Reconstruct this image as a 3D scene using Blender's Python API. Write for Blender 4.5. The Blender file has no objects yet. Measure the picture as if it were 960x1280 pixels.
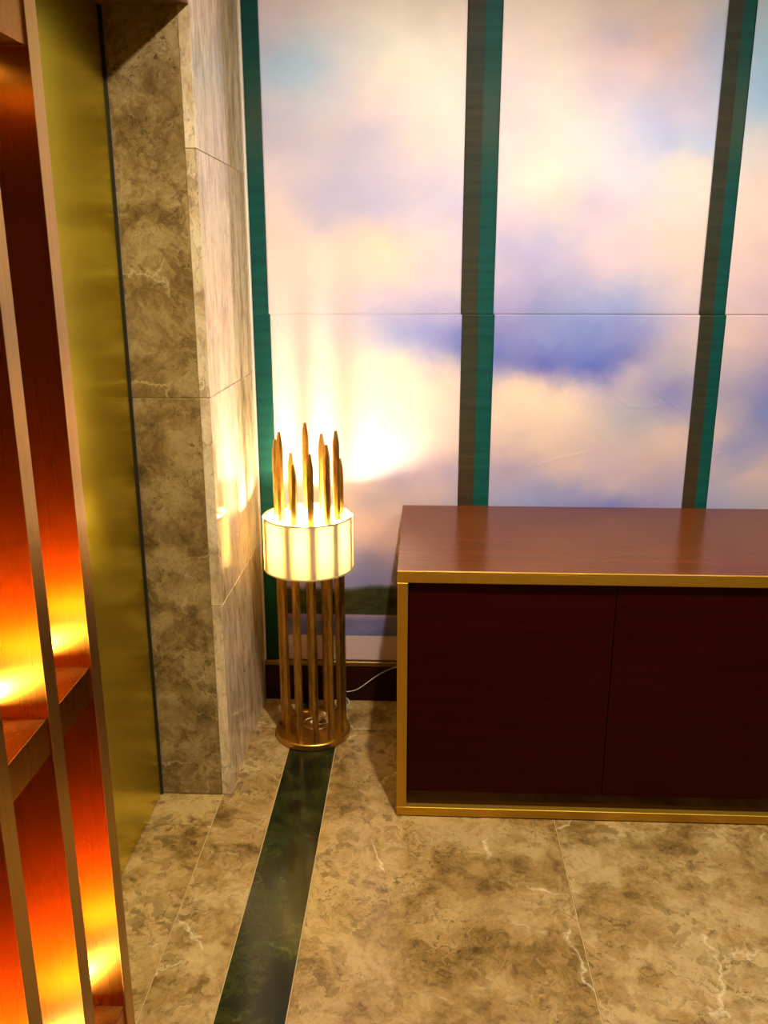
import bpy, bmesh, math, random
import numpy as np
from mathutils import Vector, noise
random.seed(4)
S = bpy.context.scene
COL = S.collection
D = bpy.data
# ---------------------------------------------------------------- camera
cam_d = D.cameras.new('camera'); cam = D.objects.new('camera', cam_d); COL.objects.link(cam)
cam_d.sensor_fit = 'VERTICAL'; cam_d.sensor_height = 36.0
cam_d.lens = 1078.0 * 36.0 / 1280.0
cam_d.clip_start = 0.02
cam.location = (0, 0, 1.5)
cam.rotation_euler = (math.radians(90) - math.atan(305 / 1078), 0, math.radians(2.45))
S.camera = cam
# ---------------------------------------------------------------- world and exposure
W = D.worlds.new('world'); S.world = W; W.use_nodes = True
W.node_tree.nodes['Background'].inputs[0].default_value = (1.0, .82, .58, 1)
W.node_tree.nodes['Background'].inputs[1].default_value = 0.02
vs = S.view_settings; vs.view_transform = 'Standard'; vs.look = 'None'; vs.gamma = 1.0; vs.use_curve_mapping = False
vs.exposure = 0.0
# ceiling downlights (x, y, watts); the fixtures are built below
DOWNLIGHTS = [(.23, 1.30, 55), (1.35, 1.30, 36), (.55, .2, 7), (-.25, -1.3, 3), (1.9, -.4, 3)]
WARM = (1.0, .935, .85)
LAMP_W = 38.0
UPLIGHT_W = 9.0
CEIL = 2.72

# ---------------------------------------------------------------- helpers
def lin(r, g, b):
    f = lambda c: (c/12.92 if c <= .04045 else ((c+.055)/1.055)**2.4)
    return (f(r/255), f(g/255), f(b/255), 1)

def mat(name, color=(.8, .8, .8, 1), rough=.5, metal=0.0, **kw):
    m = D.materials.new(name); m.use_nodes = True
    b = m.node_tree.nodes['Principled BSDF']
    b.inputs['Base Color'].default_value = color
    b.inputs['Roughness'].default_value = rough
    b.inputs['Metallic'].default_value = metal
    for k, v in kw.items(): b.inputs[k.replace('_', ' ')].default_value = v
    return m

class NT:
    def __init__(s, m): s.t = m.node_tree; s.b = s.t.nodes['Principled BSDF']
    def n(s, kind, **kw):
        x = s.t.nodes.new(kind)
        for k, v in kw.items():
            if k in x.inputs: x.inputs[k].default_value = v
            else: setattr(x, k, v)
        return x
    def l(s, a, b): s.t.links.new(a, b)
    def coords(s, scale=(1, 1, 1), shift=0.0, rot=(0, 0, 0)):
        tc = s.n('ShaderNodeTexCoord'); mp = s.n('ShaderNodeMapping')
        mp.inputs['Scale'].default_value = scale; mp.inputs['Rotation'].default_value = rot
        if shift:
            oi = s.n('ShaderNodeObjectInfo'); ml = s.n('ShaderNodeMath', operation='MULTIPLY'); ml.inputs[1].default_value = shift
            cb = s.n('ShaderNodeCombineXYZ'); s.l(oi.outputs['Random'], ml.inputs[0])
            for i in range(3): s.l(ml.outputs[0], cb.inputs[i])
            s.l(cb.outputs[0], mp.inputs['Location'])
        s.l(tc.outputs['Object'], mp.inputs['Vector'])
        return mp.outputs[0]
    def noise(s, vec, scale, detail=6, rough=.6, dist=0.0):
        x = s.n('ShaderNodeTexNoise', Scale=scale, Detail=detail, Roughness=rough, Distortion=dist); s.l(vec, x.inputs['Vector']); return x
    def ramp(s, fac, stops, interp='LINEAR'):
        r = s.n('ShaderNodeValToRGB'); cr = r.color_ramp; cr.interpolation = interp
        while len(cr.elements) < len(stops): cr.elements.new(.5)
        for e, (p, c) in zip(cr.elements, stops):
            e.position = p; e.color = c if len(c) == 4 else (*c, 1)
        s.l(fac, r.inputs[0]); return r.outputs[0]
    def mix(s, fac, a, b, mode='MIX'):
        x = s.n('ShaderNodeMix', data_type='RGBA', blend_type=mode)
        for v, i in ((fac, 0), (a, 6), (b, 7)):
            if hasattr(v, 'default_value') and hasattr(v, 'links'): s.l(v, x.inputs[i])
            else: x.inputs[i].default_value = v
        return x.outputs[2]
    def math(s, op, a, b=0.0):
        x = s.n('ShaderNodeMath', operation=op)
        for v, i in ((a, 0), (b, 1)):
            if hasattr(v, 'links'): s.l(v, x.inputs[i])
            else: x.inputs[i].default_value = v
        return x.outputs[0]
    def bump(s, h, strength=.1, dist=.01):
        x = s.n('ShaderNodeBump', Strength=strength, Distance=dist); s.l(h, x.inputs['Height']); s.l(x.outputs[0], s.b.inputs['Normal'])

def g(v): return (v, v, v, 1)

def marble(name, dark, mid, light, vein, rough=.12, veins=.5, streak=(1, 1, 1), rot=(.3, .5, .6), sc=1.0, spec=.45):
    m = mat(name, mid, rough, 0, Specular_IOR_Level=spec); t = NT(m)
    v = t.coords(scale=streak, shift=37.0, rot=rot)
    def warp(amt, src, scale, det):
        n = t.noise(v, scale*sc, det, .6)
        sb = t.n('ShaderNodeVectorMath', operation='SUBTRACT'); t.l(n.outputs['Color'], sb.inputs[0]); sb.inputs[1].default_value = (.5, .5, .5)
        ml = t.n('ShaderNodeVectorMath', operation='SCALE'); t.l(sb.outputs[0], ml.inputs[0]); ml.inputs['Scale'].default_value = amt
        ad = t.n('ShaderNodeVectorMath', operation='ADD'); t.l(src, ad.inputs[0]); t.l(ml.outputs[0], ad.inputs[1]); return ad.outputs[0]
    vv = warp(.13, v, 4.0, 6); vf = warp(.045, vv, 22.0, 5)
    # soft tonal clouds
    big = t.noise(vf, 5.2*sc, 12, .74, .25)
    base = t.ramp(big.outputs['Fac'], [(.33, dark), (.46, mid), (.57, light), (.70, mid)])
    # broken fragments: cells of slightly different tone, gathered into bands
    vo = t.n('ShaderNodeTexVoronoi', feature='F1', Scale=42*sc, Randomness=1.0); t.l(vf, vo.inputs['Vector'])
    cell = t.n('ShaderNodeSeparateColor'); t.l(vo.outputs['Color'], cell.inputs[0])
    pa = t.noise(vf, 3.4*sc, 10, .72, .2)
    pam = t.ramp(pa.outputs['Fac'], [(.45, g(0)), (.56, g(1))])
    frag = t.ramp(cell.outputs[0], [(.0, g(0)), (.45, g(0)), (.95, g(.8))])
    base = t.mix(t.math('MULTIPLY', frag, t.math('MULTIPLY', pam, .75)), base, dark)
    # small dark pits
    fl = t.noise(vf, 62*sc, 8, .75, .3)
    flm = t.ramp(fl.outputs['Fac'], [(.40, g(1)), (.46, g(0))])
    deep = tuple(c*.5 for c in dark[:3]) + (1,)
    pb = t.ramp(t.noise(vv, 6.5*sc, 8, .7).outputs['Fac'], [(.48, g(.08)), (.60, g(1))])
    base = t.mix(t.math('MULTIPLY', t.math('MULTIPLY', flm, pb), .8), base, deep)
    # pale flecks
    f2 = t.noise(vf, 42*sc, 10, .8, .8)
    f2m = t.ramp(f2.outputs['Fac'], [(.57, g(0)), (.66, g(1))])
    base = t.mix(t.math('MULTIPLY', f2m, .4), base, light)
    # thin veins
    wv = warp(.12, vv, 9.0, 8)
    v2 = t.n('ShaderNodeTexVoronoi', feature='DISTANCE_TO_EDGE', Scale=3.1*sc); t.l(wv, v2.inputs['Vector'])
    ve = t.ramp(v2.outputs['Distance'], [(0.0, g(1)), (.010, g(.35)), (.022, g(0))])
    vm = t.ramp(t.noise(v, 3.9*sc, 4, .6).outputs['Fac'], [(.53, g(0)), (.60, g(1))])
    base = t.mix(t.math('MULTIPLY', t.math('MULTIPLY', ve, vm), veins), base, vein)
    v3 = t.n('ShaderNodeTexVoronoi', feature='DISTANCE_TO_EDGE', Scale=13*sc); t.l(warp(.05, vf, 30.0, 6), v3.inputs['Vector'])
    ve3 = t.ramp(v3.outputs['Distance'], [(0.0, g(1)), (.02, g(.3)), (.05, g(0))])
    vm3 = t.ramp(t.noise(v, 6.5*sc, 6, .65).outputs['Fac'], [(.50, g(0)), (.58, g(1))])
    base = t.mix(t.math('MULTIPLY', t.math('MULTIPLY', ve3, vm3), .5), base, light)
    dm3 = t.ramp(t.noise(vv, 5.1*sc, 7, .68).outputs['Fac'], [(.52, g(0)), (.58, g(1))])
    base = t.mix(t.math('MULTIPLY', t.math('MULTIPLY', ve3, dm3), .6), base, deep)
    t.l(base, t.b.inputs['Base Color'])
    t.l(t.ramp(fl.outputs['Fac'], [(.3, g(rough*1.6)), (.5, g(rough))]), t.b.inputs['Roughness'])
    return m

def brushed(name, color, rough, metal=1.0, along='Z', amt=.12, bump=.01, aniso=0.0):
    m = mat(name, color, rough, metal); t = NT(m)
    if aniso:
        tg = t.n('ShaderNodeTangent', direction_type='RADIAL', axis='Z'); t.l(tg.outputs[0], t.b.inputs['Tangent'])
        t.b.inputs['Anisotropic'].default_value = aniso; t.b.inputs['Anisotropic Rotation'].default_value = 0.0
    sc = {'Z': (260, 260, 3), 'X': (3, 260, 260), 'Y': (260, 3, 260)}[along]
    v = t.coords(scale=sc)
    n = t.noise(v, 1.0, 3, .6)
    c2 = tuple(c*.9 for c in color[:3]) + (1,)
    t.l(t.ramp(n.outputs['Fac'], [(.3, c2), (.7, color)]), t.b.inputs['Base Color'])
    t.l(t.ramp(n.outputs['Fac'], [(.3, g(rough+amt)), (.7, g(rough))]), t.b.inputs['Roughness'])
    if bump: t.bump(n.outputs['Fac'], bump, .002)
    return m

def link(name, me, parent=None, m=None, **props):
    o = D.objects.new(name, me); COL.objects.link(o)
    if m is not None and me is not None and not me.materials: me.materials.append(m)
    if parent is not None: o.parent = parent
    for k, v in props.items(): o[k] = v
    return o

def to_mesh(bm, name, smooth=False):
    bmesh.ops.recalc_face_normals(bm, faces=bm.faces)
    me = D.meshes.new(name); bm.to_mesh(me); bm.free()
    if smooth:
        for p in me.polygons: p.use_smooth = True
        try: me.set_sharp_from_angle(angle=math.radians(38))
        except Exception: pass
    return me

def box_bm(bm, a, b, bev=0.0, seg=1):
    r = bmesh.ops.create_cube(bm, size=1.0); vs_ = r['verts']
    for v in vs_:
        v.co = Vector([a[i] + (v.co[i] + .5)*(b[i]-a[i]) for i in range(3)])
    if bev:
        es = list({e for v in vs_ for e in v.link_edges})
        bmesh.ops.bevel(bm, geom=es, offset=bev, segments=seg, affect='EDGES', profile=.5)

def box(name, a, b, m, parent=None, bev=0.0, **props):
    bm = bmesh.new(); box_bm(bm, a, b, bev)
    return link(name, to_mesh(bm, name), parent, m, **props)

def lathe_bm(bm, prof, seg=64, c=(0, 0), closed=True):
    rings = []
    for r, z in prof:
        rings.append([bm.verts.new((c[0]+r*math.cos(2*math.pi*k/seg), c[1]+r*math.sin(2*math.pi*k/seg), z)) for k in range(seg)])
    n = len(rings)
    for i in range(n if closed else n-1):
        A, B = rings[i], rings[(i+1) % n]
        for k in range(seg):
            bm.faces.new((A[k], A[(k+1) % seg], B[(k+1) % seg], B[k]))

def lathe(name, prof, m, parent=None, seg=64, c=(0, 0), closed=True, **props):
    bm = bmesh.new(); lathe_bm(bm, prof, seg, c, closed)
    return link(name, to_mesh(bm, name, True), parent, m, **props)

def disc_bm(bm, c, r, z0, z1, seg=32):
    ringA = [bm.verts.new((c[0]+r*math.cos(2*math.pi*k/seg), c[1]+r*math.sin(2*math.pi*k/seg), z0)) for k in range(seg)]
    ringB = [bm.verts.new((v.co.x, v.co.y, z1)) for v in ringA]
    bm.faces.new(ringA[::-1]); bm.faces.new(ringB)
    for k in range(seg): bm.faces.new((ringA[k], ringA[(k+1) % seg], ringB[(k+1) % seg], ringB[k]))

def tube_mesh(name, pts, rad, sides=8):
    P = [Vector(p) for p in pts]
    # Catmull-Rom
    Q = []
    for i in range(len(P)-1):
        p0, p1, p2, p3 = P[max(i-1, 0)], P[i], P[i+1], P[min(i+2, len(P)-1)]
        for k in range(8):
            t = k/8
            Q.append(.5*((2*p1)+(p2-p0)*t+(2*p0-5*p1+4*p2-p3)*t*t+(3*p1-p0-3*p2+p3)*t**3))
    Q.append(P[-1])
    bm = bmesh.new(); rings = []
    up = Vector((0, 0, 1))
    for i, q in enumerate(Q):
        d = (Q[min(i+1, len(Q)-1)] - Q[max(i-1, 0)]).normalized()
        s = d.cross(up)
        s = s.normalized() if s.length > 1e-4 else Vector((1, 0, 0))
        u = s.cross(d).normalized()
        rings.append([bm.verts.new(q + rad*(math.cos(2*math.pi*k/sides)*s + math.sin(2*math.pi*k/sides)*u)) for k in range(sides)])
    for A, B in zip(rings, rings[1:]):
        for k in range(sides): bm.faces.new((A[k], A[(k+1) % sides], B[(k+1) % sides], B[k]))
    bm.faces.new(rings[0]); bm.faces.new(rings[-1][::-1])
    return to_mesh(bm, name, True)

def thing(name, loc, label, cat, **props):
    o = D.objects.new(name, None); COL.objects.link(o); o.location = loc
    o['label'] = label; o['category'] = cat
    for k, v in props.items(): o[k] = v
    return o

def settle(root):
    """children are modelled in world coordinates: keep them there under a moved Empty"""
    from mathutils import Matrix
    inv = Matrix.Translation(-Vector(root.location))
    for ch in root.children: ch.matrix_parent_inverse = inv

# ---------------------------------------------------------------- materials
M_floor = marble('light_brown_marble', lin(84, 60, 24), lin(151, 117, 62), lin(182, 149, 92), lin(236, 214, 164), .2, .6)
M_floor2 = marble('creamy_brown_marble', lin(90, 66, 28), lin(156, 122, 67), lin(186, 155, 99), lin(236, 214, 164), .2, .5)
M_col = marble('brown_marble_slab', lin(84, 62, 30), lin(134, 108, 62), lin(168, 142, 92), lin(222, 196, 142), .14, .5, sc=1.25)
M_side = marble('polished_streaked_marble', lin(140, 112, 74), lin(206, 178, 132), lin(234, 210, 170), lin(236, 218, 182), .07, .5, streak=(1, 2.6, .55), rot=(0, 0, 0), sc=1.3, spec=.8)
M_green = marble('dark_green_marble', lin(12, 13, 5), lin(26, 28, 12), lin(50, 54, 20), lin(130, 120, 66), .14, .35, sc=1.1)
M_grout = mat('cream_grout', lin(190, 160, 100), .7)
M_gold = brushed('brushed_gold_frame', lin(206, 162, 54), .48, 1, 'X', .1)
M_goldz = brushed('brushed_gold_upright', lin(206, 162, 54), .48, 1, 'Z', .1)
M_copper = brushed('polished_copper', lin(196, 134, 48), .27, 1.0, 'Z', .02, 0.0, .7)
M_fin = brushed('satin_rose_brass', lin(206, 162, 86), .30, 1, 'Z', .1)
M_olive = brushed('satin_yellow_brass', lin(228, 216, 58), .24, 1.0, 'Z', .03, .001, .6)
M_bronze = brushed('aged_bronze', lin(190, 148, 66), .38, 1, 'Z', .15, .03)
M_base = brushed('satin_bronze_disc', lin(200, 152, 60), .34, 1, 'Z', .1, .003)
def mottled():
    t = NT(M_bronze); n = t.noise(t.coords(scale=(60, 60, 14)), 1.0, 6, .7)
    t.l(t.ramp(n.outputs['Fac'], [(.34, lin(140, 100, 40)), (.5, lin(182, 140, 62)), (.66, lin(204, 162, 80))]), t.b.inputs['Base Color'])
mottled()
M_dark = mat('black_rubber', lin(24, 18, 8), .6)
M_maroon = mat('maroon_lacquer', lin(44, 8, 9), .35, Specular_IOR_Level=.2)
M_wall = mat('brown_wall', lin(120, 96, 70), .7)
M_wallr = mat('dark_wood_wall', lin(70, 42, 26), .4)
M_ceil = mat('ceiling_paint', lin(222, 212, 196), .8)
M_lint = mat('lintel_plaster', lin(120, 84, 52), .6)
M_white = mat('white_trim', lin(240, 232, 214), .45)
M_tgold = brushed('gold_trim', lin(150, 118, 66), .4, .9, 'X', .1)

def wood(name, a, b, rough, along=(1.2, 22, 22), amt=.22, spec=.5):
    m = mat(name, a, rough, 0, Specular_IOR_Level=spec); t = NT(m)
    v = t.coords(scale=along)
    n = t.noise(v, 2.0, 8, .62, .5)
    n2 = t.noise(t.coords(scale=tuple(k*9 for k in along)), 2.0, 3, .6)
    c = t.ramp(n.outputs['Fac'], [(.35, a), (.65, b)])
    c = t.mix(t.ramp(n2.outputs['Fac'], [(.4, g(.0)), (.7, g(amt))]), c, tuple(k*.5 for k in a[:3])+(1,))
    t.l(c, t.b.inputs['Base Color']); t.bump(n2.outputs['Fac'], .05, .001)
    return m
M_top = wood('walnut_veneer', lin(94, 46, 16), lin(104, 52, 19), .20, amt=.12, spec=.2)
M_door = wood('dark_mahogany', lin(40, 2, 2), lin(48, 4, 3), .38, amt=.1, spec=.08)
M_kick = mat('smoked_mirror', lin(62, 44, 22), .14, .9)

# fabric shade, clear-ish top diffuser
def shade_mat():
    m = D.materials.new('pleated_shade_fabric'); m.use_nodes = True; t = m.node_tree
    t.nodes.remove(t.nodes['Principled BSDF']); out = t.nodes['Material Output']
    tr = t.nodes.new('ShaderNodeBsdfTranslucent'); tr.inputs[0].default_value = (.14, .095, .028, 1)
    df = t.nodes.new('ShaderNodeBsdfDiffuse'); df.inputs[0].default_value = (.8, .74, .6, 1)
    mx = t.nodes.new('ShaderNodeMixShader'); mx.inputs[0].default_value = .3
    t.links.new(tr.outputs[0], mx.inputs[1]); t.links.new(df.outputs[0], mx.inputs[2]); t.links.new(mx.outputs[0], out.inputs[0])
    return m
def acrylic_mat():
    m = D.materials.new('frosted_acrylic'); m.use_nodes = True; t = m.node_tree
    t.nodes.remove(t.nodes['Principled BSDF']); out = t.nodes['Material Output']
    tr = t.nodes.new('ShaderNodeBsdfTranslucent'); tr.inputs[0].default_value = (1, .93, .74, 1)
    tp = t.nodes.new('ShaderNodeBsdfTransparent'); tp.inputs[0].default_value = (1, .97, .9, 1)
    mx = t.nodes.new('ShaderNodeMixShader'); mx.inputs[0].default_value = .55
    t.links.new(tr.outputs[0], mx.inputs[1]); t.links.new(tp.outputs[0], mx.inputs[2]); t.links.new(mx.outputs[0], out.inputs[0])
    return m
M_shade = shade_mat(); M_acr = acrylic_mat()
def emit(name, c, s):
    m = D.materials.new(name); m.use_nodes = True; b = m.node_tree.nodes['Principled BSDF']
    b.inputs['Base Color'].default_value = (0, 0, 0, 1)
    b.inputs['Emission Color'].default_value = (*c, 1); b.inputs['Emission Strength'].default_value = s
    return m
CL="""-0.449,2.211,232,222,228 -0.308,2.209,240,232,228 -0.120,2.207,250,245,228 0.019,2.216,235,228,205 0.091,2.142,248,235,215 -0.442,2.083,185,213,236 -0.334,2.072,188,218,240 -0.239,2.038,230,225,230 -0.120,2.059,252,245,225 -0.026,2.122,255,250,232 -0.457,1.974,215,215,228 -0.312,1.995,215,222,228 -0.192,1.951,232,218,218 0.047,1.971,253,238,220 -0.436,1.885,205,200,215 -0.314,1.885,218,208,212 -0.169,1.895,210,202,218 0.001,1.860,240,222,210 0.109,1.860,248,228,215 -0.451,1.795,228,215,215 -0.317,1.748,203,196,212 -0.194,1.702,200,194,212 -0.022,1.724,212,202,215 0.101,1.677,208,202,222 -0.455,1.679,235,215,205 -0.319,1.667,195,190,212 -0.145,1.673,196,190,215 -0.447,1.560,240,215,195 -0.321,1.560,238,218,200 -0.145,1.560,248,218,182 0.029,1.584,235,212,205 0.116,1.584,220,208,215 -0.464,1.414,238,212,198 -0.324,1.414,238,212,200 -0.196,1.415,225,205,205 -0.070,1.390,190,180,205 0.032,1.415,200,190,210 0.119,1.439,220,205,210 -0.469,1.289,240,212,196 -0.326,1.290,238,215,200 -0.223,1.290,215,205,205 -0.095,1.303,160,166,206 0.007,1.316,148,155,206 0.109,1.341,170,165,205 -0.095,1.252,178,180,205 0.034,1.240,158,160,202 0.117,1.228,115,132,190 -0.198,1.214,235,215,195 -0.043,1.202,238,218,195 0.087,1.151,235,210,190 -0.461,1.135,240,214,196 -0.329,1.136,240,215,195 -0.068,1.085,238,212,192 0.090,1.033,235,208,190 -0.467,0.949,235,208,190 -0.307,0.950,238,210,190 0.039,0.926,232,205,190 -0.120,0.925,240,215,195 0.132,0.900,215,195,190 -0.201,0.814,205,190,190 -0.067,0.816,180,172,190 0.093,0.845,195,182,196 -0.446,0.756,220,195,180 -0.336,0.813,225,200,180 -0.202,0.731,180,168,180 -0.093,0.704,205,180,170 0.041,0.762,215,190,180 -0.175,0.618,210,180,170 -0.285,0.587,205,180,172 -0.120,0.532,160,145,165 -0.203,0.516,140,142,180 -0.093,0.576,200,170,170 -0.452,0.556,185,165,172 0.099,0.593,170,160,175 0.274,2.203,235,220,205 0.389,2.212,238,225,200 0.527,2.200,215,200,190 0.618,2.210,215,198,185 0.801,2.197,215,205,200 0.282,2.034,240,220,215 0.397,2.076,240,228,210 0.510,2.117,228,205,200 0.576,2.158,202,192,200 0.670,2.137,228,200,178 0.830,2.135,185,192,216 0.263,1.903,248,215,210 0.404,1.946,250,235,215 0.541,2.011,225,210,215 0.632,2.031,230,210,205 0.818,2.030,200,198,216 0.686,1.945,200,205,230 0.782,1.922,215,205,220 0.411,1.813,252,235,215 0.600,1.835,225,220,228 0.739,1.878,190,202,230 0.847,1.856,195,210,232 0.794,1.789,246,230,210 0.870,1.744,240,225,210 0.607,1.745,230,220,225 0.368,1.723,248,232,208 0.273,1.654,225,205,210 0.419,1.677,230,215,200 0.516,1.676,212,198,210 0.709,1.676,240,220,212 0.858,1.629,238,218,200 0.276,1.583,197,187,210 0.399,1.583,195,190,215 0.546,1.583,228,208,208 0.741,1.583,238,215,195 0.867,1.536,235,212,195 0.280,1.488,190,180,208 0.430,1.476,184,180,205 0.575,1.512,218,198,205 0.798,1.488,230,208,195 0.261,1.341,152,148,195 0.386,1.366,142,152,195 0.534,1.391,152,163,205 0.633,1.403,165,176,210 0.760,1.367,192,183,200 0.859,1.367,215,195,190 0.289,1.266,130,136,190 0.416,1.267,140,150,200 0.593,1.267,130,141,195 0.716,1.293,155,155,195 0.252,1.228,100,115,185 0.394,1.198,98,104,180 0.547,1.192,95,110,185 0.647,1.217,122,128,185 0.818,1.268,205,190,185 0.320,1.134,240,212,183 0.450,1.109,242,215,186 0.526,1.130,215,195,190 0.676,1.167,195,180,185 0.782,1.116,142,143,185 0.848,1.091,158,154,185 0.851,1.193,190,178,180 0.327,0.982,235,208,180 0.509,0.983,230,205,182 0.700,1.024,182,180,180 0.819,0.986,225,198,175 0.306,0.847,185,168,185 0.463,0.876,225,198,180 0.620,0.877,208,186,185 0.801,0.893,215,190,172 0.336,0.765,172,174,200 0.467,0.794,172,169,195 0.626,0.796,205,185,185 0.810,0.798,185,170,185 0.630,0.735,135,138,192 0.478,0.598,150,145,180 0.800,0.602,160,150,175 0.981,2.113,165,203,215 0.996,1.986,160,202,226 0.997,1.877,215,215,210 1.000,1.743,242,218,198 1.007,1.582,235,208,190 1.004,1.392,220,193,190 1.006,1.269,230,200,180 1.079,1.169,162,154,185 1.094,1.040,128,140,190 0.972,1.117,178,168,180 1.030,0.935,158,158,190 0.973,0.987,215,190,175 1.090,0.855,215,190,175 0.995,0.772,175,172,190 1.111,2.070,160,200,226 1.160,1.697,245,222,205 1.207,1.344,200,180,195 1.233,1.144,120,130,188 1.267,0.884,220,196,180"""
CR= [[(-0.072, 1.402), (-0.062, 1.358), (-0.018, 1.303), (0.016, 1.222), (0.056, 1.163)], [(-0.044, 1.41), (-0.029, 1.37)], [(-0.279, 1.34), (-0.275, 1.264), (-0.256, 1.162), (-0.233, 1.071)], [(0.123, 0.967), (0.145, 0.927), (0.178, 0.859), (0.2, 0.841)], [(0.133, 0.851), (0.174, 0.818), (0.235, 0.736)], [(0.63, 1.102), (0.671, 1.069), (0.735, 1.064), (0.785, 1.08)], [(0.735, 1.131), (0.783, 1.098), (0.871, 1.034)], [(0.848, 0.946), (0.905, 0.893), (0.993, 0.921)], [(0.384, 0.87), (0.462, 0.897), (0.552, 0.917)], [(0.383, 0.779), (0.425, 0.835)], [(0.04, 0.885), (0.093, 0.864)], [(-0.009, 1.427), (-0.019, 1.39)]]
# ---------------------------------------------------------------- setting
Yw = 2.812; XR = 2.7; YB = -2.6; XL = -.755; XC = -.545; YC = 2.208; ZL = 2.085
floor = box('floor', (XL-.3, YB, -.06), (XR, Yw+.05, -.0022), M_grout, kind='structure')
GAP = .0012
def tile(x0, x1, y0, y1, m, name='tile'):
    bm = bmesh.new(); box_bm(bm, (x0+GAP, y0+GAP, -.02), (x1-GAP, y1-GAP, 0), .0006)
    return link(name, to_mesh(bm, name), floor, m)
ys = [YB, -1.2, 0.0, 1.2, 2.599]
xs = [-.264, .39, 1.044, 1.698, XR]
for j in range(len(ys)-1):
    for i in range(len(xs)-1): tile(xs[i], xs[i+1], ys[j], ys[j+1], M_floor if (i+j) % 2 else M_floor2)
    tile(-.414, -.264, ys[j], ys[j+1], M_green, 'dark_tile')
for a, b in ((-.572, -.414),):
    for j in range(len(ys)-1): tile(a, b, ys[j], ys[j+1], M_floor2)
for a, b in ((YB, -.8), (-.8, .63), (.63, 2.06), (2.06, YC)): tile(XL-.2, -.572, a, b, M_floor)
for a, b in ((-.572, -.04), (-.04, 1.2), (1.2, XR)): tile(a, b, 2.599, Yw, M_floor2)

wall_back = box('wall_back', (XL-.3, Yw, -.06), (XR, Yw+.12, CEIL), M_wall, kind='structure')
box('wall_left', (XL-.3, YB, 0), (XL-.02, Yw, CEIL), M_lint, kind='structure')
box('wall_right', (XR, YB, -.06), (XR+.1, Yw+.12, CEIL), M_wallr, kind='structure')
box('wall_front', (XL-.3, YB-.1, -.06), (XR+.1, YB, CEIL), M_wallr, kind='structure')
box('ceiling', (XL-.3, YB-.1, CEIL), (XR+.1, Yw+.12, CEIL+.1), M_ceil, kind='structure')
box('trim_1', (XL-.02, .2, ZL), (XC, YC-.001, CEIL), M_lint, kind='structure', label='brown lintel over the recessed brass wall panel')
box('baseboard_back', (XC, Yw-.012, 0), (XR, Yw, .134), M_maroon, kind='structure')
box('trim_2', (XC, Yw-.014, .1342), (XR, Yw, .152), M_tgold, kind='structure', bev=.002)

# ---------------------------------------------------------------- cloud mural
LIN = np.array([((c/12.92) if c <= .04045 else ((c+.055)/1.055)**2.4) for c in np.arange(256)/255])
pts = np.array([[float(v) for v in p.split(',')] for p in CL.split()])
# smooth interpolation between the sampled print colours
_d = np.sqrt((pts[:, None, 0]-pts[None, :, 0])**2 + ((pts[:, None, 1]-pts[None, :, 1])*1.35)**2 + 6e-4)
RBF_M = pts[:, 2:].mean(0)
RBF_W = np.linalg.solve(_d - np.eye(len(pts))*.012, pts[:, 2:]-RBF_M)
def seg_dist(X, Z, c):
    d = np.full(X.shape, 9.0)
    for (x0, z0), (x1, z1) in zip(c, c[1:]):
        dx, dz = x1-x0, z1-z0; t = np.clip(((X-x0)*dx+(Z-z0)*dz)/(dx*dx+dz*dz), 0, 1)
        d = np.minimum(d, np.hypot(X-x0-t*dx, Z-z0-t*dz))
    return d
def sines(X, Z, seed, base, n=9, pw=.9):
    r = np.random.RandomState(seed); o = np.zeros(X.shape)
    for i in range(n):
        k = base*1.5**i; a = r.uniform(0, 6.28, 4); th = r.uniform(0, 3.14)
        u = X*math.cos(th)+Z*math.sin(th); w = -X*math.sin(th)+Z*math.cos(th)
        o += np.sin(k*u+a[0]+1.7*np.sin(k*.6*w+a[1]))*np.sin(k*w+a[2]+1.3*np.sin(k*.5*u+a[3]))/(1.5**(i*pw))
    return o
def cloud_color(X, Z):
    # printed cloud pattern: soft blends between the colours of the print
    wx = X + .013*sines(X, Z, 1, 11, 10, .8); wz = Z + .012*sines(X, Z, 2, 13, 10, .8)
    c = RBF_M + np.zeros(X.shape+(3,))
    for (x, z), w in zip(pts[:, :2], RBF_W):
        c += np.sqrt((wx-x)**2 + ((wz-z)*1.35)**2 + 6e-4)[..., None]*w
    c = np.array([203, 203, 211.]) + (c-205)*np.array([.98, .98, .92])
    c += (sines(X*.7, Z, 3, 26, 7)*2.2)[..., None]*np.array([1, .9, .6])
    # landscape bands at the foot of the print
    gz = .432 + .012*np.sin(9*X+1)+.006*sines(X, Z*.2, 5, 20, 4)
    k = np.clip((gz-Z)/.02+.5, 0, 1)[..., None]
    green = np.array([56, 58, 28]) + 9*sines(X, Z*3, 6, 30, 6)[..., None]*np.array([1, 1, .5])
    c = c*(1-k)+green*k
    k = (Z < .328)[..., None]
    blue = np.array([112, 112, 150]) + (8*sines(X, Z*2, 7, 22, 6))[..., None]*np.array([1, .8, .6]) + np.clip((Z-.305)/.023, 0, 1)[..., None]*np.array([60, 30, 10])
    c = np.where(k, blue, c)
    c = np.where((Z < .248)[..., None], np.array([205, 178, 168.]), c)
    return np.clip(c, 2, 255)
def lincol(c):
    i = np.clip(c, 0, 254.99); f = np.floor(i).astype(int); t = i-f
    return LIN[f]*(1-t)+LIN[np.minimum(f+1, 255)]*t

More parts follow.
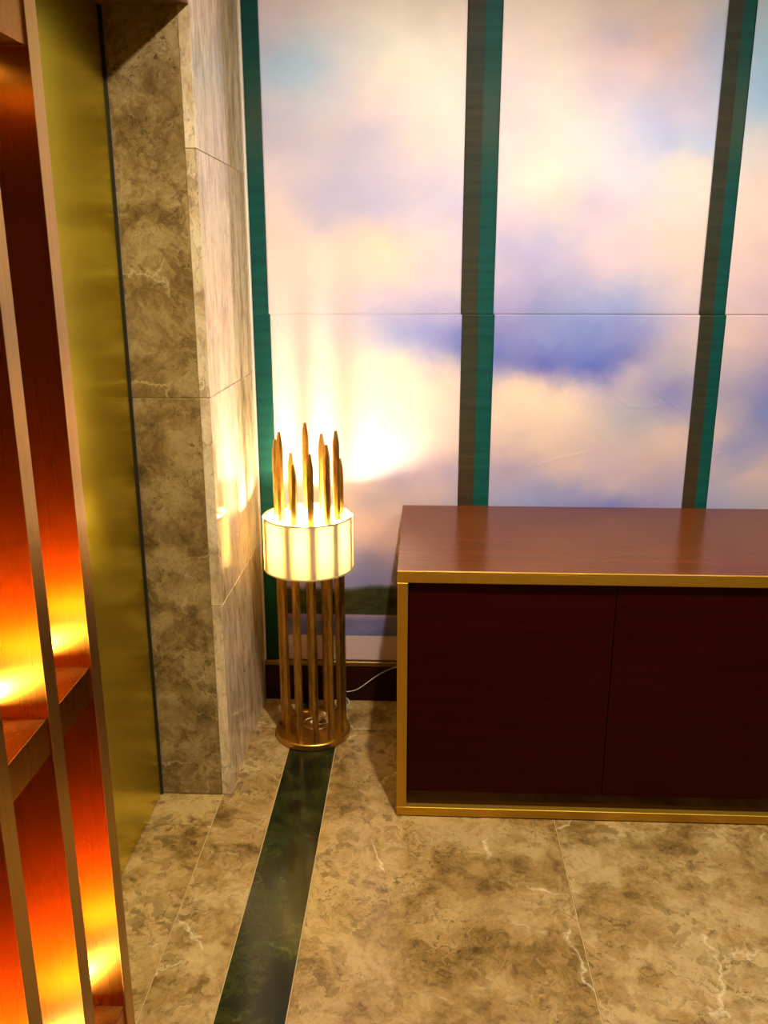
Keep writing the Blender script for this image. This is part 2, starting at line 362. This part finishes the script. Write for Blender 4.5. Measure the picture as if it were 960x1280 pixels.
def film_mat():
    m = mat('printed_film', (1, 1, 1, 1), .6, 0, Specular_IOR_Level=.2); t = NT(m)
    a = t.n('ShaderNodeAttribute', attribute_name='print'); t.l(a.outputs['Color'], t.b.inputs['Base Color'])
    n = t.noise(t.coords(scale=(3, 3, 160)), 1.0, 3, .6); t.bump(n.outputs['Fac'], .04, .002)
    return m
M_film = film_mat()
mural = thing('cloud_mural', (1.0, Yw, .154), 'large printed mural of pink and blue clouds with dark teal stripes on the back wall', 'mural')
def sheet(name, x0, x1, z0, z1, yf, colfun, step=.005, m=None, label=None):
    nx = max(2, int((x1-x0)/step)+1); nz = int((z1-z0)/step)+1
    X, Z = np.meshgrid(np.linspace(x0, x1, nx), np.linspace(z0, z1, nz))
    Y = np.full(X.shape, yf)
    for c in CR:
        d = seg_dist(X, Z, c); Y -= .0008*np.exp(-(d/.0032)**2)
    co = np.stack([X, Y, Z], -1).reshape(-1, 3)
    idx = np.arange(nx*nz).reshape(nz, nx)
    q = np.stack([idx[:-1, :-1], idx[:-1, 1:], idx[1:, 1:], idx[1:, :-1]], -1).reshape(-1, 4)
    # side skirts give the sheet its thickness
    loop = list(idx[0, :]) + list(idx[1:, -1]) + list(idx[-1, -2::-1]) + list(idx[-2:0:-1, 0])
    back = co[loop].copy(); back[:, 1] = Yw
    n0 = len(co); co = np.vstack([co, back]); L = len(loop)
    sk = [(loop[i], n0+i, n0+(i+1) % L, loop[(i+1) % L]) for i in range(L)]
    faces = np.vstack([q, np.array(sk)])
    me = D.meshes.new(name); me.vertices.add(len(co)); me.vertices.foreach_set('co', co.ravel())
    me.loops.add(faces.size); me.loops.foreach_set('vertex_index', faces.ravel().astype(np.int32))
    me.polygons.add(len(faces)); me.polygons.foreach_set('loop_start', np.arange(0, faces.size, 4, dtype=np.int32))
    me.update(calc_edges=True); me.validate()
    me.polygons.foreach_set('use_smooth', np.ones(len(faces), bool))
    c = lincol(colfun(co[:, 0], co[:, 2])); rgba = np.ones((len(co), 4), np.float32); rgba[:, :3] = c
    at = me.color_attributes.new('print', 'FLOAT_COLOR', 'POINT'); at.data.foreach_set('color', rgba.ravel())
    o = link(name, me, mural, m or M_film)
    if label: o['label'] = label
    return o
SEAM = 1.358; ZT = CEIL-.01; ZB = .154
stripes = [(-.60, -.49, -.545), (.123, .226, .175), (.868, .949, .912), (1.60, 1.70, 1.65)]
edges = [-.541, -.49]
def stripe_color(xm):
    def f(X, Z):
        n = sines(X*.15, Z*6, 11, 20, 7)[..., None]; s = sines(X*0+.3, Z, 12, 3.1, 4)[..., None]
        teal = np.array([3, 72, 64.])+n*np.array([2, 5, 4])+np.clip(s, -1, 1)*np.array([10, 8, 4])
        gr = (np.exp(-((Z-1.93)/.16)**2)*.75)[..., None]; teal = teal*(1-gr)+np.array([66, 74, 58.])*gr  # grey-brown reflection patch painted into the teal, high on the stripe
        brown = np.array([54, 50, 32.])+n*np.array([5, 4, 3])+np.clip(s, -1, 1)*np.array([14, 0, -4])
        low = np.clip((.45-Z)/.35, 0, 1)[..., None]; teal = teal*(1-low)+np.array([20, 56, 30])*low
        k = np.clip((X-xm)/.004+.5, 0, 1)[..., None]
        return np.clip(brown*(1-k)+teal*k, 2, 255)
    return f
for zi, (z0, z1, dy, dx) in enumerate(((ZB, SEAM, .00135, .0045), (SEAM+.0001, ZT, .0013, 0))):
    fr = [-.541] + [v for s in stripes for v in (s[0]+dx, s[1]+dx) if v > -.541] + [XR-.05]
    # clouds between stripes
    for i in range(0, len(fr)-1):
        a, b = fr[i], fr[i+1]
        is_stripe = (i % 2 == 0)
        if is_stripe:
            xm = stripes[i//2][2]+dx
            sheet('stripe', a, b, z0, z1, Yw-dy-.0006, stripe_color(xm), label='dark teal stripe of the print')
        else:
            sheet('cloud_panel', a, b, z0, z1, Yw-dy, cloud_color, (.004 if zi == 0 else .006) if b < 1.8 else .02)
settle(mural)

# ---------------------------------------------------------------- marble pier
col = thing('marble_pier', (-.66, 2.5, 0), 'brown marble clad pier left of the cloud mural with a polished glowing side', 'pillar')
box('core', (XL, YC+.0015, 0), (XC-.0015, Yw-.0162, CEIL-.002), M_grout, col)
FX = XC-.028
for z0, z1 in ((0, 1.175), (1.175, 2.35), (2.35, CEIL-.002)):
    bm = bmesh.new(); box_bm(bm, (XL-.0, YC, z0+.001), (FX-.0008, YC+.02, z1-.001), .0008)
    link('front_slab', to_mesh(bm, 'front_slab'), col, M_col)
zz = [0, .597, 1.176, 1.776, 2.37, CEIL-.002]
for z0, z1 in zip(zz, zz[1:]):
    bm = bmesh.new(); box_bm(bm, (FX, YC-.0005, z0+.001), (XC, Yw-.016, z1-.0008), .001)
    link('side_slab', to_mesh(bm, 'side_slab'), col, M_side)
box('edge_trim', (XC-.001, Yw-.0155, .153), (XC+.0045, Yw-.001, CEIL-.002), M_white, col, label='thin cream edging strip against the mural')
settle(col)

# ---------------------------------------------------------------- recessed yellow brass panel
pan = thing('brass_wall_panel', (XL, 1.78, 0), 'tall plain yellow brass panel between the marble pier and the amber lit screen', 'wall panel')
box('panel', (XL-.018, 1.36, .004), (XL+.002, YC-.012, ZL-.001), M_olive, pan, bev=.001)
box('seal', (XL-.016, YC-.011, .002), (XL+.006, YC-.001, ZL-.001), M_dark, pan, label='dark gap strip beside the marble')
settle(pan)

# ---------------------------------------------------------------- amber screen
XF = -.555; TH = .037
scr = thing('brass_fin_screen', (-.65, 1.1, 0), 'brass screen of tall upright fins with amber uplit niches at the left edge', 'screen')
box('back_panel', (XL-.018, .6, .001), (XL, 1.3585, ZL-.001), M_copper, scr)
fins = [1.319, 1.146, .975, .804]
for y in fins:
    bm = bmesh.new(); box_bm(bm, (XL, y, 0), (XF-.0012, y+TH, ZL-.002), 0)
    f = link('fin', to_mesh(bm, 'fin'), scr, M_copper)
    bm = bmesh.new(); box_bm(bm, (XF-.0012, y-.0006, 0), (XF, y+TH+.0006, ZL-.002), .0004)
    link('fin_edge', to_mesh(bm, 'fin_edge'), scr, M_fin, label='pale satin brass facing on the front edge of a fin')
M_led = emit('uplight_glow', (1.0, .66, .22), 60)
M_fill_led = emit('added_niche_glow', (1.0, .7, .3), 3)  # glow for the lenses added below the upper crosspieces
for i in range(3):
    y0, y1 = fins[i+1]+TH, fins[i]
    for z0, z1, lit in ((.07, .13, True), (.785, .845, True), (1.80, 1.87, True)):
        box('crosspiece', (XL+.0005, y0+.0003, z0), (XF-.004, y1-.0003, z1), M_copper, scr, bev=.0006)
        yc = y1-.045; xc = -.675
        bm = bmesh.new(); lathe_bm(bm, [(.020, z1), (.024, z1), (.024, z1+.012), (.020, z1+.012)], 24, (xc, yc))
        u = link('uplight', to_mesh(bm, 'uplight', True), scr, M_copper)
        bm = bmesh.new(); disc_bm(bm, (xc, yc), .0198, z1+.0005, z1+.003, 20)
        link('lens', to_mesh(bm, 'lens'), u, M_led)
        ld = D.lights.new('uplight_beam', 'SPOT'); ld.energy = UPLIGHT_W; ld.color = (1, .76, .36); ld.shadow_soft_size = .012
        ld.spot_size = math.radians(172); ld.spot_blend = .12
        lo = D.objects.new('uplight_beam', ld); COL.objects.link(lo); lo.location = (xc, yc, z1+.014); lo.rotation_euler = (math.pi, 0, 0)
# unseen fill lamps added under the upper crosspieces to brighten the niches
for i in range(3):
    yc = fins[i]-.05; xc = -.665
    u = [o for o in scr.children if o.name.startswith('crosspiece')][i*3+2]
    bm = bmesh.new(); disc_bm(bm, (xc, yc), .014, 1.797, 1.7998, 20); link('downlight_lens', to_mesh(bm, 'downlight_lens'), u, M_fill_led)  # lens of the added fill lamp
    ld = D.lights.new('niche_fill_beam', 'SPOT'); ld.energy = .5; ld.color = (1, .70, .27); ld.shadow_soft_size = .012
    ld.spot_size = math.radians(165); ld.spot_blend = .3
    lo = D.objects.new('niche_fill_beam', ld); COL.objects.link(lo); lo.location = (xc, yc, 1.79)
settle(scr)

# ---------------------------------------------------------------- sideboard
X0, Y0, X1, Y1, ZT_ = -.056, 2.125, 1.64, 2.779, .738
sb = thing('sideboard', ((X0+X1)/2, (Y0+Y1)/2, 0), 'long low sideboard with gold frame, brown top and dark red doors', 'sideboard')
F = .028
box('frame_top', (X0, Y0, ZT_-.032), (X1, Y0+.045, ZT_-.0045), M_gold, sb, bev=.0012)
box('frame_bottom', (X0, Y0, .003), (X1, Y0+.045, .030), M_gold, sb, bev=.0012)
for x in (X0, X1-F): box('frame_upright', (x, Y0, .0305), (x+F, Y0+.045, ZT_-.0325), M_goldz, sb, bev=.0012)
# worktop veneer with thin gold lip along the front
box('top', (X0, Y0+.006, ZT_-.0042), (X1, Y1, ZT_), M_top, sb, bev=.0006)
box('front_lip', (X0, Y0-.0008, ZT_-.0042), (X1, Y0+.0055, ZT_+.0004), M_gold, sb, bev=.0006)
bm = bmesh.new()
box_bm(bm, (X0+.002, Y0+.046, .003), (X0+.02, Y1-.002, ZT_-.0048))
box_bm(bm, (X1-.02, Y0+.046, .003), (X1-.002, Y1-.002, ZT_-.0048))
box_bm(bm, (X0+.02, Y1-.014, .003), (X1-.02, Y1-.002, ZT_-.0048))
box_bm(bm, (X0+.02, Y0+.046, .003), (X1-.02, Y1-.014, .02))
link('carcass', to_mesh(bm, 'carcass'), sb, M_door)
dx0, dx1 = X0+F+.002, X1-F-.002; w = (dx1-dx0)/3
for i in range(3):
    a, b = dx0+i*w, dx0+(i+1)*w
    yy = Y0+.014 if i != 1 else Y0+.0125
    box('door', (a+.0008, yy, .073), (b-.0008, yy+.018, ZT_-.035), M_door, sb, bev=.0012)
box('kick_plate', (dx0, Y0+.020, .0305), (dx1, Y0+.028, .0725), M_kick, sb, label='dark glossy strip below the doors')
settle(sb)

# ---------------------------------------------------------------- floor lamp
LX, LY = -.348, 2.574
lamp = thing('floor_lamp', (LX, LY, 0), 'drum shade floor lamp with a ring of pointed bronze rods beside the marble pier', 'lamp')
lathe('base', [(0.0001, .0005), (.120, .0005), (.124, .003), (.124, .020), (.121, .023), (.113, .0235), (.112, .0185), (.0001, .0185)], M_base, lamp, 72, (LX, LY), closed=False)
RODS = [(-.326, 2.475, .973), (-.278, 2.500, .997), (-.255, 2.553, 1.029), (-.249, 2.615, .931), (-.311, 2.661, 1.0),
        (-.364, 2.673, 1.032), (-.408, 2.648, .94), (-.447, 2.595, .994), (-.424, 2.533, 1.028), (-.378, 2.487, .94)]
RR = .092
for cx, cy, zt in RODS:
    t = math.atan2(cy-LY, cx-LX)
    bm = bmesh.new(); r = .0108; n = 6; rings = []
    rs = random.uniform(0, .3)
    for z, q in ((.0186, 1), (zt-.05, 1), (zt-.035, .92), (zt-.002, .42), (zt, .34)):
        rings.append([bm.verts.new((cx+r*q*math.cos(rs+t+2*math.pi*k/n), cy+r*q*math.sin(rs+t+2*math.pi*k/n), z)) for k in range(n)])
    for A, B in zip(rings, rings[1:]):
        for k in range(n): bm.faces.new((A[k], A[(k+1) % n], B[(k+1) % n], B[k]))
    bm.faces.new(rings[0]); bm.faces.new(rings[-1])
    link('rod', to_mesh(bm, 'rod'), lamp, M_bronze)
RS = .141; zs0, zs1 = .590, .760
# scallop-free thin drum, one closed shell 1.2 mm thick at its hems only
bm = bmesh.new(); lathe_bm(bm, [(RS, zs0), (RS, zs1)], 96, (LX, LY), closed=False)
shade = link('shade', to_mesh(bm, 'shade', True), lamp, M_shade, label='cream fabric drum shade')
M_hem = mat('shade_hem', lin(196, 170, 110), .6)
lathe('hem', [(RS-.001, zs0-.001), (RS+.0012, zs0-.001), (RS+.0012, zs0+.004), (RS-.001, zs0+.004)], M_hem, shade, 96, (LX, LY))
lathe('rim', [(RS-.0045, zs1-.004), (RS-.003, zs1-.004), (RS-.003, zs1+.0005), (RS-.0045, zs1+.0005)], M_bronze, shade, 96, (LX, LY), label='thin bronze ring in the top of the shade')
bm = bmesh.new(); lathe_bm(bm, [(.0005, zs1-.006), (RS-.005, zs1-.006)], 72, (LX, LY), closed=False)
link('top_diffuser', to_mesh(bm, 'top_diffuser', True), lamp, M_acr, label='white frosted disc closing the top of the shade')
bm = bmesh.new(); lathe_bm(bm, [(.0005, zs0+.004), (RS-.004, zs0+.004)], 72, (LX, LY), closed=False)
link('added_bottom_diffuser', to_mesh(bm, 'added_bottom_diffuser', True), lamp, M_shade)  # unseen disc added to keep the bulb's reflection off the floor
# holder: spider of two bars carrying a central bulb
bm = bmesh.new()
box_bm(bm, (LX-RR, LY-.006, .600), (LX+RR, LY+.006, .604)); box_bm(bm, (LX-.006, LY-RR, .6045), (LX+.006, LY+RR, .6085))
lathe_bm(bm, [(.002, .6085), (.018, .6085), (.018, .675), (.002, .675)], 24, (LX, LY))
link('bulb_holder', to_mesh(bm, 'bulb_holder'), lamp, M_bronze)
bm = bmesh.new(); bmesh.ops.create_icosphere(bm, subdivisions=3, radius=.024)
for v in bm.verts: v.co = Vector((LX+v.co.x, LY+v.co.y, .70+v.co.z*1.05))
A = 4*math.pi*.024**2
link('bulb', to_mesh(bm, 'bulb', True), lamp, emit('lamp_bulb', (1.0, .89, .66), LAMP_W/(A*math.pi)))
# cord: coil on the base, out behind the rods, up along the skirting behind the sideboard
M_cord = mat('clear_grey_cord', lin(190, 182, 160), .35)
cord = link('power_cord', tube_mesh('power_cord', [
    (LX+.01, LY-.01, .034), (LX+.045, LY+.02, .024), (LX+.03, LY+.055, .0225), (LX-.02, LY+.05, .0225), (LX-.035, LY+.01, .0225), (LX+.0, LY-.02, .0225), (LX+.05, LY-.0, .0225),
    (LX+.062, LY+.06, .04), (LX+.064, LY+.118, .0275), (LX+.095, LY+.165, .004), (LX+.105, LY+.196, .012), (LX+.075, LY+.203, .045), (-.245, 2.782, .044), (-.21, 2.785, .055), (-.15, 2.79, .10), (-.10, 2.79, .13), (-.06, 2.79, .142), (-.01, 2.79, .14)], .0019), lamp, M_cord, label='thin clear grey power cord')
bm = bmesh.new(); box_bm(bm, (-.032, -.009, -.007), (.032, .009, .007), .003, 2)
from mathutils import Matrix
bmesh.ops.transform(bm, matrix=Matrix.Translation((LX+.014, LY+.03, .034)) @ Matrix.Rotation(math.radians(52), 4, 'Z') @ Matrix.Rotation(math.radians(-14), 4, 'Y'), verts=bm.verts)
link('inline_switch', to_mesh(bm, 'inline_switch'), cord, mat('ivory_plastic', lin(214, 196, 150), .4), label='ivory inline switch')
settle(lamp)
for ch in lamp.children: pass

# black adapter lying on the floor between lamp and skirting
ad = box('power_adapter', (-.43, 2.725, .0), (-.385, 2.765, .022), mat('black_plastic', lin(16, 16, 14), .4), bev=.003,
         label='small black power adapter on the floor behind the lamp', category='adapter')

# ---------------------------------------------------------------- ceiling downlights
M_dl = emit('downlight_lens', WARM, 12)
names = ['round ceiling downlight nearest the pier and mural', 'round ceiling downlight above the sideboard right end', 'round ceiling downlight in the middle of the ceiling', 'round ceiling downlight behind the camera on the left', 'round ceiling downlight far right of the ceiling']
for (x, y, w), nm in zip(DOWNLIGHTS, names):
    d = thing('ceiling_downlight', (x, y, CEIL), nm, 'ceiling light', group='ceiling downlights')
    lathe('ring', [(.042, -.004), (.055, -.004), (.055, 0), (.042, 0)], M_white, d, 32)
    bm = bmesh.new(); disc_bm(bm, (0, 0), .0415, -.0035, -.0008, 32); link('lens', to_mesh(bm, 'lens'), d, M_dl)
    ld = D.lights.new('downlight_beam', 'SPOT'); ld.energy = w*4; ld.color = WARM; ld.shadow_soft_size = .035 if x < 1 else .16
    ld.spot_size = math.radians(140); ld.spot_blend = 1.0
    lo = D.objects.new('downlight_beam', ld); COL.objects.link(lo); lo.location = (x, y, CEIL-.02); lo.rotation_euler = (math.radians(20 if y > 1 else 0), 0, 0)
